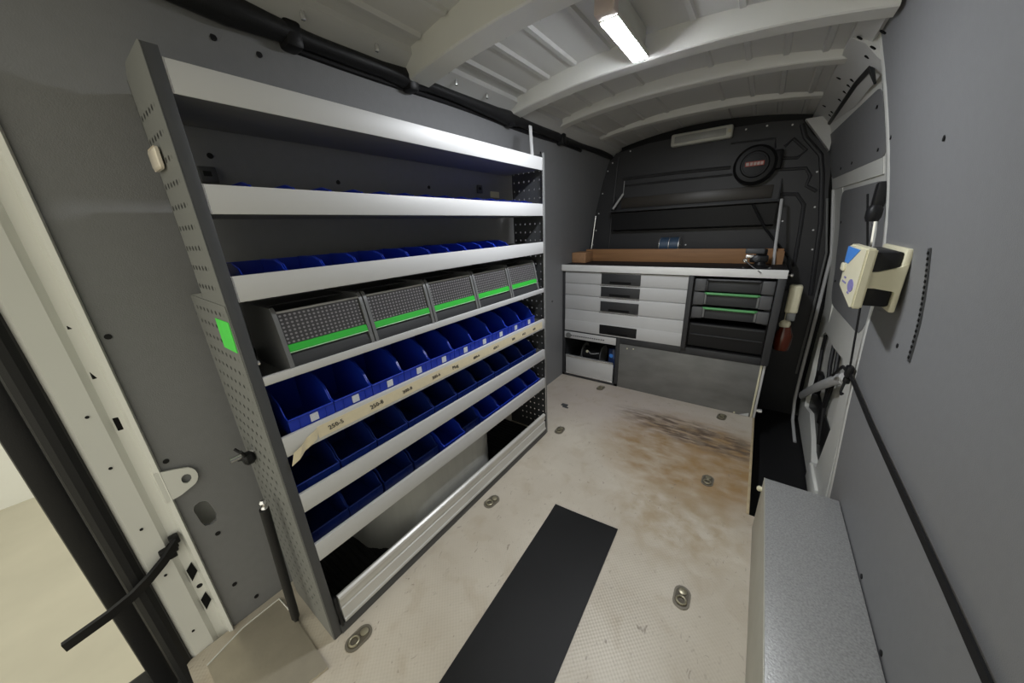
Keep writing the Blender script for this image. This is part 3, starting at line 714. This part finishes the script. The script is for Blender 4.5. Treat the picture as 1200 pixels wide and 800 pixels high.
# =================================================================== WORKBENCH CABINET
YC, YB = 2.644, 3.18
dc = thing('drawer_cabinet', 'aluminium drawer cabinet standing against the bulkhead', 'cabinet', (.4, 2.9, 0))
for nm, x0, x1, z0, z1 in (('post', -.098, -.074, 0, .985), ('post', .403, .434, 0, .46), ('base_beam', -.098, .434, 0, .024), ('beam', .434, .896, .400, .452)):
    b = NB(); box(b, x0, x1, YC-.004, YC+.03, z0, z1, .002); obj(nm, b, charcoal, dc)
b = NB(); box(b, -.098, -.094, YC, YB, 0, .98); box(b, -.094, .896, YB-.004, YB, .0, .98); box(b, -.094, .896, YC+.01, YB, .443, .447); box(b, -.1, .43, YC+.01, YB, .002, .006); box(b, .428, .432, YC+.01, YB, .01, .44)
obj('carcass', b, steel_dark, dc)
ZD = [.983, .882, .780, .654, .452]
HZ = [(.974, .889), (.868, .787), (.748, .662), (.545, .463)]
for i in range(4):
    zt, zb = ZD[i]-.0015, ZD[i+1]+.0015
    b = NB(); box(b, -.073, .896, YC-.004, YC+.014, zb, zt, .0025); dw = obj('drawer', b, alu, dc)
    ht, hb = HZ[i]
    b = NB(); box(b, .255, .567, YC-.010, YC-.002, hb, ht, .003); h = obj('handle', b, black if i == 3 else charcoal, dw)
    b = NB(); box(b, .325, .497, YC-.0115, YC-.006, hb+.006, hb+.026, .004); obj('handle_grip', b, darkhole, dw)
    b = NB(); box(b, .243, .567, YC-.0052, YC-.0035, zt-.006, zt); obj('drawer_rim', b, alu_bright, dw)
    if i == 3:
        b = NB(); box(b, -.073, .896, YC-.0075, YC-.003, zb, .553, .002); obj('lower_front', b, alu, dw)
# slotted strip, open bay, low drawer
b = NB(); box(b, -.076, .403, YC-.006, YC+.004, .378, .440, .002); stp = obj('slotted_strip', b, alu, dc)
for k in range(16):
    b = NB(); box(b, -.01+k*.020, .002+k*.020, YC-.0075, YC-.005, .402, .412); obj('strip_slot', b, steel_dark, stp)
b = NB(); lathe(b, (-.035, YC-.006, .405), (0, -1, 0), [(.026, 0), (.026, .004), (.019, .005), (.018, .002), (.002, .002)], 20); obj('strip_badge', b, steel_grey, stp)
b = NB(); box(b, -.062, .390, YC-.002, YC+.012, .024, .196, .002); ld = obj('low_drawer', b, alu, dc)
b = NB(); tube(b, [(-.062, YC-.002, .206), (.390, YC-.002, .206)], .010, 8); obj('drawer_lip', b, alu_bright, ld)
b = NB(); box(b, -.062, .39, YC-.004, YC+.0, .022, .032, .002); obj('drawer_foot', b, alu_bright, ld)
b = NB(); box(b, -.06, .388, YC+.012, YC+.40, .026, .030); box(b, -.06, -.056, YC+.012, YC+.4, .03, .15); box(b, .384, .388, YC+.012, YC+.4, .03, .15); obj('drawer_tray', b, steel_dark, ld)
# things in the open bay
cr = thing('cable_reel', 'small dark cable reel with steel rims in the open drawer', 'cable reel', (.16, 2.80, .03))
for x in (.06, .24):
    b = NB(); lathe(b, (x, 2.80, .20), (1, 0, 0), [(.095, 0), (.10, .004), (.095, .008), (.088, .004)], 28); obj('reel_rim', b, steel_grey, cr)
b = NB(); cyl(b, (.066, 2.80, .20), (.242, 2.80, .20), .070, 24); obj('cable_winding', b, black, cr)
b = NB(); tube(b, [(.12, 2.735, .245), (.15, 2.725, .225), (.19, 2.725, .232), (.225, 2.73, .242)], .006, 8); obj('loose_cable_end', b, alu_bright, cr)
b = NB(); lathe(b, (.115, 2.728, .245), (0, -1, 0), [(.012, 0), (.012, .01), (.004, .012)], 12); obj('plug', b, cream, cr)
bt = thing('blue_pack', 'dark blue packet standing in the open drawer', 'packet', (.35, 2.75, .03))
b = NB(); box(b, .315, .375, 2.72, 2.80, .031, .31, .012); obj('packet_body', b, mat('dark_blue_film', (.02, .04, .12), .3), bt)
b = NB(); lathe(b, (.343, 2.719, .245), (0, -1, 0), [(.018, 0), (.018, .002), (.010, .003), (.010, .001)], 16); obj('packet_print', b, lightblue, bt)

# right hand rack for cases
cr_ = thing('case_rack', 'charcoal open rack beside the drawer cabinet holding cases', 'rack', (1.15, 2.9, .4))
for x0, x1, z0 in ((.897, .930, .45), (1.390, 1.432, .41)):
    b = NB(); box(b, x0, x1, YC-.03, YC+.03, z0, .985, .004); obj('post', b, charcoal, cr_)
b = NB(); box(b, .93, .934, YC, YB, .455, .98); box(b, 1.386, 1.43, YC+.03, YB, .41, .98); box(b, .93, 1.39, YB-.01, YB, .455, .98); box(b, .93, 1.39, YC, YB, .453, .457); obj('rack_shell', b, black, cr_)
b = NB(); box(b, .8975, 1.43, YC-.004, YC+.03, .400, .452, .002); obj('beam', b, charcoal, cr_)
for z in (.877, .780, .685):
    for x0, x1 in ((.934, .965), (1.355, 1.386)):
        b = NB(); box(b, x0, x1, YC, YB-.02, z-.004, z); obj('runner', b, steel_dark, cr_)
for i, (z0, z1, hm, desc) in enumerate(((.879, .966, None, 'topmost dark tool case in the rack, without green handle'), (.782, .872, green_pale, 'middle dark tool case in the rack with green handle'), (.687, .768, green_pale, 'lowest dark tool case in the rack with green handle'))):
    tcse = thing('tool_case', desc, 'tool case', (1.16, 2.8, z0), 'tool cases in the rack')
    b = NB(); box(b, .940, 1.384, YC+.004, YB-.08, z0, z1, .008); obj('case_body', b, charcoal, tcse)
    for x0, x1 in ((.938, 1.008), (1.318, 1.386)):
        b = NB(); box(b, x0, x1, YC-.014, YC+.03, z0+.002, z1, .006); obj('corner_block', b, mat('grey_case_corner', (.085, .086, .09), .45), tcse)
    b = NB(); box(b, 1.012, 1.316, YC-.006, YC+.006, z0+.004, z1-.014, .003); obj('front_recess', b, charcoal, tcse)
    b = NB(); tube(b, [(1.010, YC-.004, z1-.006), (1.02, YC-.018, z1-.004), (1.306, YC-.018, z1-.004), (1.316, YC-.004, z1-.006)], .009, 8); obj('case_handle', b, hm or charcoal, tcse)
    for x in (1.014, 1.312):
        b = NB(); box(b, x-.006, x+.006, YC-.016, YC-.004, z0+.01, z1-.002, .002); obj('latch', b, steel_grey if hm else charcoal, tcse)
db = thing('deep_bin', 'deep black drawer bin at the bottom of the rack', 'bin', (1.16, 2.8, .46))
b = NB(); prism(b, [(YC+.02, .46), (YC+.004, .475), (YC-.004, .56), (YC+.004, .645), (YB-.08, .645), (YB-.08, .46)], 0, .938, 1.384); obj('bin_body', b, black, db)
b = NB(); box(b, .945, 1.378, YC-.012, YC+.002, .560, .568, .003); box(b, .945, 1.378, YC-.002, YC+.006, .628, .642, .003); obj('front_ridge', b, charcoal, db)
# scratched sheet closing the front under the beam, with its edge strips
sp_ = thing('kick_sheet', 'scratched grey metal sheet under the tool case rack', 'metal sheet', (.9, 2.66, 0))
b = NB(); box(b, .436, 1.395, YC, YC+.008, .001, .398, .001); obj('sheet', b, sheet, sp_)
for x0, x1 in ((1.395, 1.407), (1.410, 1.424)):
    b = NB(); box(b, x0, x1, YC-.004, YC+.012, .001, .405, .003); obj('edge_strip', b, cream if x0 < 1.4 else alu, sp_)
b = NB(); prism(b, [(1.33, .003), (1.385, .003), (1.385, .030)], 1, YC-.003, YC); obj('bent_corner', b, alu, sp_)
for x, z in ((.50, .365), (.55, .37), (1.30, .01)):
    b = NB(); disc(b, (x, YC, z), (0, -1, 0), .006, .003, 8); obj('sheet_rivet', b, cream, sp_)
b = NB(); box(b, .75, 1.0, YC+.001, YC+.002, 0.1, .101)
b.free()
hk = NB(); cyl(hk, (1.424, YC+.03, .05), (1.456, YC+.03, .05), .016, 10)
tag(obj('door_buffer', hk, alu_bright), 'small pale buffer stub beside the scratched sheet', 'buffer')
hk = NB(); lathe(hk, (1.434, YC+.05, 1.00), (1, 0, 0), [(.006, 0), (.008, .012), (.014, .016), (.014, .026), (.006, .03)], 12)
tag(obj('end_bolt', hk, chrome), 'shiny bolt at the end of the worktop', 'bolt')

# worktop
wt = thing('worktop', 'black worktop with a pale aluminium front edge', 'worktop', (.66, 2.9, .987))
b = NB(); box(b, -.098, 1.433, YC-.02, YB, .988, 1.034, .002); obj('board', b, steel_dark, wt)
b = NB(); box(b, -.098, 1.433, YC-.026, YC-.016, .987, 1.040, .003); obj('front_edge', b, mat('worn_pale_aluminium', (.82, .82, .80), .4, .1, .12, 10, stretch=(1, 8, 8)), wt)
b = NB(); box(b, -.094, 1.428, YC-.012, YB-.01, 1.0345, 1.038, .001); obj('rubber_top', b, matting, wt)
# timber
b = NB(); box(b, -.030, 1.405, 2.965, 3.005, 1.0385, 1.142, .003)
pk = tag(obj('timber_plank', b, wood), 'long worn timber plank standing on edge on the worktop', 'plank')
b = NB(); box(b, -.090, .040, 2.80, 2.96, 1.0385, 1.125, .003)
tag(obj('timber_block', b, wood_end), 'short timber block at the wall end of the worktop', 'wood block')
b = NB(); prism(b, [(1.36, 2.93), (1.41, 2.955), (1.41, 2.962), (1.34, 2.962)], 2, 1.0385, 1.125)
tag(obj('timber_wedge', b, wood_end), 'small timber wedge beside the vice on the worktop', 'wood block')
# vice
vc = thing('bench_vice', 'dark bench vice with a shiny tommy bar on the worktop', 'vice', (1.28, 2.75, 1.0385))
b = NB(); lathe(b, (1.285, 2.76, 1.0385), (0, 0, 1), [(.05, 0), (.05, .010), (.034, .016), (.028, .035)], 20); obj('base', b, black, vc)
b = NB(); box(b, 1.225, 1.325, 2.735, 2.80, 1.070, 1.115, .010); box(b, 1.255, 1.315, 2.80, 2.84, 1.075, 1.15, .006); obj('body', b, black, vc)
b = NB(); box(b, 1.195, 1.30, 2.745, 2.80, 1.125, 1.158, .006); obj('jaw', b, steel_dark, vc)
b = NB(); box(b, 1.20, 1.245, 2.735, 2.745, 1.100, 1.118, .003); obj('jaw_plate', b, alu_bright, vc)
b = NB(); lathe(b, (1.262, 2.75, 1.095), (0, -1, 0), [(.022, 0), (.024, .01), (.02, .02), (.010, .024), (.010, .03)], 16); obj('screw_collar', b, steel_dark, vc)
b = NB(); lathe(b, (1.205, 2.74, 1.085), (0, -1, 0), [(.012, 0), (.012, .05), (.008, .056)], 14); obj('spindle', b, chrome, vc)
b = NB(); tube(b, [(1.200, 2.690, 1.088), (1.300, 2.606, 1.018)], .005, 8); lathe(b, (1.197, 2.692, 1.091), (.8, -.4, -.6), [(.004, -.006), (.010, 0), (.004, .012)], 10); obj('tommy_bar', b, chrome, vc)
for x, y in ((1.20, 2.70), (1.34, 2.70)):
    b = NB(); lathe(b, (x, y, 1.0385), (0, 0, 1), [(.010, 0), (.010, .006), (.004, .009)], 10); obj('mount_bolt', b, chrome, vc)
# stay rods to the folding shelf and blue film rolls
for pts, lab in (([(-.045, 3.10, 1.04), (-.01, 3.12, 1.43)], 'thin steel stay rod at the wall end of the worktop'), ([(1.36, 2.90, 1.04), (1.352, 2.945, 1.17), (1.338, 3.05, 1.46)], 'thin steel stay rod behind the bench vice')):
    b = NB(); tube(b, pts, .006 if pts[0][0] < 0 else .009, 8); tag(obj('stay_rod', b, alu if pts[0][0] > 0 else alu_bright), lab, 'rod', 'stay rods behind the worktop')
b = NB(); tube(b, [(.155, 3.10, 1.475), (.23, 3.13, 1.595)], .009, 8); tube(b, [(.23, 3.13, 1.595), (.225, 3.16, 1.70)], .003, 6)
tag(obj('shelf_stay', b, alu), 'short angled steel stay above the folded dark shelf', 'stay')
fr = thing('film_roll', 'pair of blue film rolls with pale rims behind the plank', 'roll', (.66, 3.10, 1.0385))
b = NB(); cyl(b, (.585, 3.10, 1.165), (.73, 3.10, 1.165), .062, 24); obj('film', b, reel_blue, fr)
for x in (.582, .655, .728):
    b = NB(); cyl(b, (x, 3.10, 1.165), (x+.005, 3.10, 1.165), .069, 24); obj('rim', b, alu_bright, fr)
b = NB(); box(b, .62, .70, 3.07, 3.13, 1.039, 1.10, .004); obj('roll_stand', b, black, fr)
# folded dark shelf on the bulkhead
fs = thing('folded_shelf', 'long dark steel tray fixed across the bulkhead', 'shelf', (.74, 3.15, 1.29))
b = NB(); prism(b, [(3.10, 1.30), (3.188, 1.285), (3.188, 1.465), (3.06, 1.455), (3.06, 1.447), (3.092, 1.44)], 0, .15, 1.32); obj('tray_front', b, black, fs)
b = NB(); box(b, .13, 1.33, 3.055, 3.062, 1.448, 1.462, .002); obj('tray_lip', b, charcoal, fs)
for x in (.145, 1.318):
    b = NB(); prism(b, [(3.06, 1.45), (3.188, 1.44), (3.188, 1.60)], 0, x, x+.006); obj('end_bracket', b, steel_dark, fs)
obj('reflection_panel', box(NB(), .20, 1.28, 3.178, 3.188, 1.48, 1.565, .002), mat('brown_reflection_tone', (.05, .043, .036), .4), fs)  # brownish reflection put into the colour of this added strip
b = NB(); tube(b, [(1.18, 3.05, 1.44), (1.28, 3.045, 1.27), (1.44, 3.03, 1.08), (1.47, 2.99, .95)], .008, 8)
tag(obj('hanging_cable', b, black), 'black cable hanging from the folded shelf past the vice', 'cable')
# round hose reel with a red label
hr = thing('air_reel', 'round black reel housing with a red label on the bulkhead', 'reel', (1.15, 3.17, 1.70))
b = NB(); lathe(b, (1.15, 3.189, 1.70), (0, -1, 0), [(.128, 0), (.130, .05), (.126, .08), (.110, .097), (.088, .099)], 32); obj('housing', b, black, hr)
b = NB(); lathe(b, (1.15, 3.09, 1.70), (0, -1, 0), [(.085, 0), (.085, .004), (.078, .012), (.070, .012), (.068, .008), (.0, .010)], 30); obj('cover_disc', b, black, hr)
b = NB(); box(b, 1.095, 1.205, 3.074, 3.079, 1.688, 1.718, .002); lb = obj('red_label', b, red_label, hr)
for k, (x0, x1) in enumerate(((1.100, 1.118), (1.124, 1.140), (1.145, 1.160), (1.164, 1.180), (1.184, 1.199))):
    b = NB(); box(b, x0, x1, 3.0728, 3.0745, 1.693, 1.713, .001); obj('label_mark', b, pale_label, lb)
b = NB(); box(b, 1.25, 1.30, 3.12, 3.188, 1.66, 1.78, .01); obj('mount_arm', b, black, hr)
# bulkhead lamp, unlit
bl = thing('bulkhead_lamp', 'white oblong lamp, unlit, at the top of the bulkhead', 'lamp', (.78, 3.16, 1.94))
b = NB(); box(b, .578, .985, 3.13, 3.189, 1.900, 1.985, .014, 3); obj('housing', b, mat('white_lamp_housing', (.62, .62, .56), .4), bl)
b = NB(); box(b, .605, .945, 3.124, 3.134, 1.920, 1.966, .004); obj('lens', b, lamp_off, bl)
b = NB(); box(b, .955, .975, 3.124, 3.132, 1.935, 1.955, .003); obj('switch', b, cream, bl)

# soap bottle between cabinet and door
sb_ = thing('hand_cleaner_bottle', 'cream bottle with rusty orange bottom beside the case rack', 'bottle', (1.49, 2.75, .48))
b = NB(); box(b, 1.462, 1.528, 2.72, 2.79, .755, .935, .012, 3); obj('bottle_body', b, cream, sb_)
b = NB(); box(b, 1.475, 1.522, 2.724, 2.786, .705, .757, .006); obj('grey_band', b, steel_grey, sb_)
b = NB(); lathe(b, (1.478, 2.755, .66), (0, 0, 1), [(.030, 0), (.034, .02), (.028, .035), (.014, .05), (.012, .10)], 16); obj('pump_neck', b, cream, sb_)
b = NB(); lathe(b, (1.485, 2.755, .49), (0, 0, 1), [(.02, 0), (.042, .01), (.050, .05), (.050, .11), (.036, .15), (.030, .17)], 20); obj('orange_reservoir', b, orange, sb_)
b = NB(); box(b, 1.434, 1.47, 2.74, 2.77, .60, .90, .003); obj('wall_bracket', b, black, sb_)

# =================================================================== RIGHT SIDE
wb = thing('wheel_box', 'speckled grey sheet metal box over the wheel arch', 'wheel box', (1.56, 1.0, 0))
b = NB(); box(b, 1.439, 1.676, .30, 1.566, .0, .280, .003); obj('box_shell', b, speckle, wb)
b = NB(); box(b, 1.4375, 1.441, .30, 1.566, .0, .281, .001); obj('side_sheet', b, mat('pale_box_side', (.44, .43, .37), .5, .2, .1, 12), wb)
b = NB(); lathe(b, (1.438, 1.555, .225), (-1, 0, 0), [(.010, 0), (.012, .012), (.006, .018)], 12); obj('white_stud', b, cream, wb)
# wall mounted box with cream cover
fa = thing('wall_dispenser', 'cream and black pack holder on the right grey wall', 'dispenser', (1.62, 1.72, 1.03))
b = NB(); box(b, 1.648, 1.664, 1.60, 1.89, 1.03, 1.235, .005); obj('back_plate', b, cream, fa)
b = NB(); box(b, 1.578, 1.648, 1.612, 1.865, 1.045, 1.225, .008); obj('black_pack', b, black, fa)
b = NB(); prism(b, [(1.865, 1.075), (1.865, 1.225), (1.845, 1.238), (1.575, 1.238), (1.575, 1.04), (1.60, 1.04)], 0, 1.553, 1.580); bmesh.ops.bevel(b, geom=list(b.edges), offset=.005, segments=2, affect='EDGES'); obj('front_cover', b, cream, fa)
b = NB(); prism(b, [(1.555, 1.108), (1.60, 1.108), (1.645, 1.100), (1.660, 1.085), (1.660, 1.190), (1.645, 1.178), (1.60, 1.162), (1.555, 1.158)], 1, 1.598, 1.612); obj('side_band', b, cream, fa)
b = NB(); box(b, 1.545, 1.556, 1.83, 1.885, 1.135, 1.165, .005); obj('catch', b, cream, fa)
b = NB(); prism(b, [(1.872, 1.228), (1.66, 1.228), (1.80, 1.168), (1.872, 1.168)], 0, 1.5515, 1.5535); obj('blue_print', b, lightblue, fa)
b = NB(); prism(b, [(1.665+.045*math.cos(a*math.pi/8), 1.105+.022*math.sin(a*math.pi/8)) for a in range(16)], 0, 1.5515, 1.5535); obj('violet_print', b, purple, fa)
for z, y0, y1 in ((1.115, 1.77, 1.80), (1.098, 1.75, 1.82), (1.075, 1.66, 1.69)):
    b = NB(); box(b, 1.5515, 1.5535, y0, y1, z, z+.006); obj('small_print', b, purple, fa)
# elastic strap: from the grab handle down behind the dispenser, hook and long tail
st = thing('elastic_strap', 'black elastic strap with hook stretched along the right wall', 'strap', (1.65, 1.9, .65))
b = NB(); ribbon(b, [(1.588, 2.02, 1.42), (1.61, 2.0, 1.30), (1.64, 1.99, 1.15), (1.655, 1.97, .95), (1.660, 1.88, .71)], (0, 1, 0), .020, .004); obj('upper_band', b, strap_black, st)
b = NB(); ribbon(b, [(1.664, 1.88, .70), (1.666, 1.50, .672), (1.667, .85, .648), (1.667, .10, .61)], (0, .1, 1), .020, .005); obj('long_band', b, strap_black, st)
b = NB(); box(b, 1.648, 1.672, 1.862, 1.90, .685, .735, .006); box(b, 1.650, 1.670, 1.868, 1.896, .655, .682, .005); obj('buckle', b, black, st)
b = NB(); tube(b, [(1.655, 1.875, .66), (1.652, 1.872, .635), (1.650, 1.868, .618), (1.650, 1.850, .612), (1.652, 1.840, .622)], .005, 8); obj('hook', b, black, st)
b = NB(); tube(b, [(1.66, 1.885, .70), (1.66, 2.0, .69), (1.68, 2.25, .55)], .006, 8); obj('tie_cord', b, strap_black, st)
gh = thing('grab_handle', 'black grab handle joint above the chrome rail on the pillar', 'handle', (1.63, 1.97, 1.3))
b = NB(); box(b, 1.600, 1.635, 1.955, 2.0, 1.36, 1.46, .010); lathe(b, (1.612, 1.965, 1.315), (0, 0, 1), [(.018, 0), (.024, .015), (.024, .045), (.016, .06)], 14); obj('joint', b, black, gh)
b = NB(); tube(b, [(1.622, 1.962, 1.315), (1.640, 1.95, 1.10)], .009, 10); obj('rail', b, chrome, gh)

# lashing rings set in the floor
def make_ring():
    t = thing('lashing_ring', 'x', 'lashing ring', (0, 0, 0), 'lashing rings in the floor')
    b = NB(); pts = []
    for k in range(24):
        a = 2*math.pi*k/24; pts.append((.029*math.cos(a), (.018 if math.sin(a) > 0 else -.018)+.029*math.sin(a)))
    prism(b, pts, 2, .0003, .0035); obj('recess_pan', b, pan_steel, t)
    b = NB(); prism(b, [(x*.78, y*.82) for x, y in pts], 2, .0036, .0042); obj('pan_well', b, mat('dirty_pan_well', (.10, .085, .06), .6, 0, .3, 60), t)
    b = NB(); tube(b, [(.016*math.cos(a*math.pi/6), -.016+.016*math.sin(a*math.pi/6), .0075) for a in range(13)], .0038, 8, 1, False); obj('ring', b, ring_steel, t)
    b = NB(); lathe(b, (0, .022, .004), (0, 0, 1), [(.014, 0), (.014, .004), (.008, .006)], 14); obj('fixing_bolt', b, ring_steel, t)
    return t
ring0 = make_ring()
RINGS = [(.327, .278, 'lashing ring in the floor by the near foot of the shelving'), (.331, 1.022, 'lashing ring in the floor beside the middle of the kick rail'),
         (.327, 1.785, 'lashing ring in the floor by the far foot of the shelving'), (.327, 2.542, 'lashing ring in the floor in front of the low open drawer'),
         (1.232, 1.054, 'lashing ring in the floor between the rubber mat and wheel box'), (1.232, 1.785, 'lashing ring in the floor in the brown stained area'),
         (1.232, 2.545, 'lashing ring in the floor in front of the scratched sheet'), (1.232, .30, 'lashing ring in the floor beside the near end of the mat')]
for i, (x, y, lab) in enumerate(RINGS):
    if i == 0: r = ring0
    else:
        r = ring0.copy(); C.objects.link(r)
        for ch in ring0.children:
            c = ch.copy(); C.objects.link(c); c.parent = r
    r.location = (x, y, 0); r['label'] = lab
    r.rotation_euler.z = random.uniform(-.15, .15)
# floor bracket remnant by the far foot
b = NB(); box(b, .17, .22, 2.10, 2.13, 0, .006, .001); box(b, .19, .24, 2.08, 2.095, 0, .004, .001)
tag(obj('floor_bracket', b, steel_dark), 'small dark bracket stub on the floor past the shelving', 'bracket')

# rubber mat
b = NB(); rows = []
NX, NY = 10, 24
for j in range(NY+1):
    v = j/NY; row = []
    for i in range(NX+1):
        u = i/NX
        xa = .672+(.620-.672)*v; xb = .975+(.933-.975)*v; ya = .05; yb_ = 1.186+.028*u
        row.append(b.verts.new((xa+(xb-xa)*u, ya+(yb_-ya)*v, .0045+.0012*math.sin(u*3+v*5)+(.004*max(0, (v-.93)/.07)*max(0, 1-u*3)))))
    rows.append(row)
for a, c in zip(rows, rows[1:]):
    for i in range(NX): b.faces.new((a[i], a[i+1], c[i+1], c[i]))
r = bmesh.ops.extrude_face_region(b, geom=list(b.faces))
for v in r['geom']:
    if isinstance(v, bmesh.types.BMVert): v.co.z = .0008
tag(obj('rubber_mat', b, mat('scuffed_black_mat', (.009, .009, .009), .5, 0, .5, 3, .15, 200)), 'long plain black rubber mat lying on the floor', 'mat')

# =================================================================== ROOF LAMP (lit)
rl = thing('roof_lamp', 'lit oblong white lamp on the roof between the bows', 'lamp', (.777, 1.42, 1.96))
b = NB(); box(b, .758, .796, 1.262, 1.584, 1.972, 2.045, .004); obj('lamp_base', b, mat('white_lamp_housing', (.62, .62, .56), .4), rl)
b = NB()
for q in ((.746, .750, 1.249, 1.596), (.804, .808, 1.249, 1.596), (.750, .804, 1.249, 1.253), (.750, .804, 1.592, 1.596)): box(b, *q, 1.954, 1.974, .001)
box(b, .746, .808, 1.249, 1.596, 1.966, 1.974, .001); obj('lamp_shield_rim', b, mat('white_lamp_housing', (.62, .62, .56), .4), rl)  # rim added to limit lens light spilling onto roof and bow
b = NB(); box(b, .7505, .8035, 1.2535, 1.5915, 1.9518, 1.9655); obj('lamp_lens', b, lamp_on, rl)
b = NB(); box(b, .744, .810, 1.205, 1.248, 1.954, 2.03, .008); obj('lamp_end', b, mat('pinkish_lamp_end', (.6, .5, .44), .4), rl)
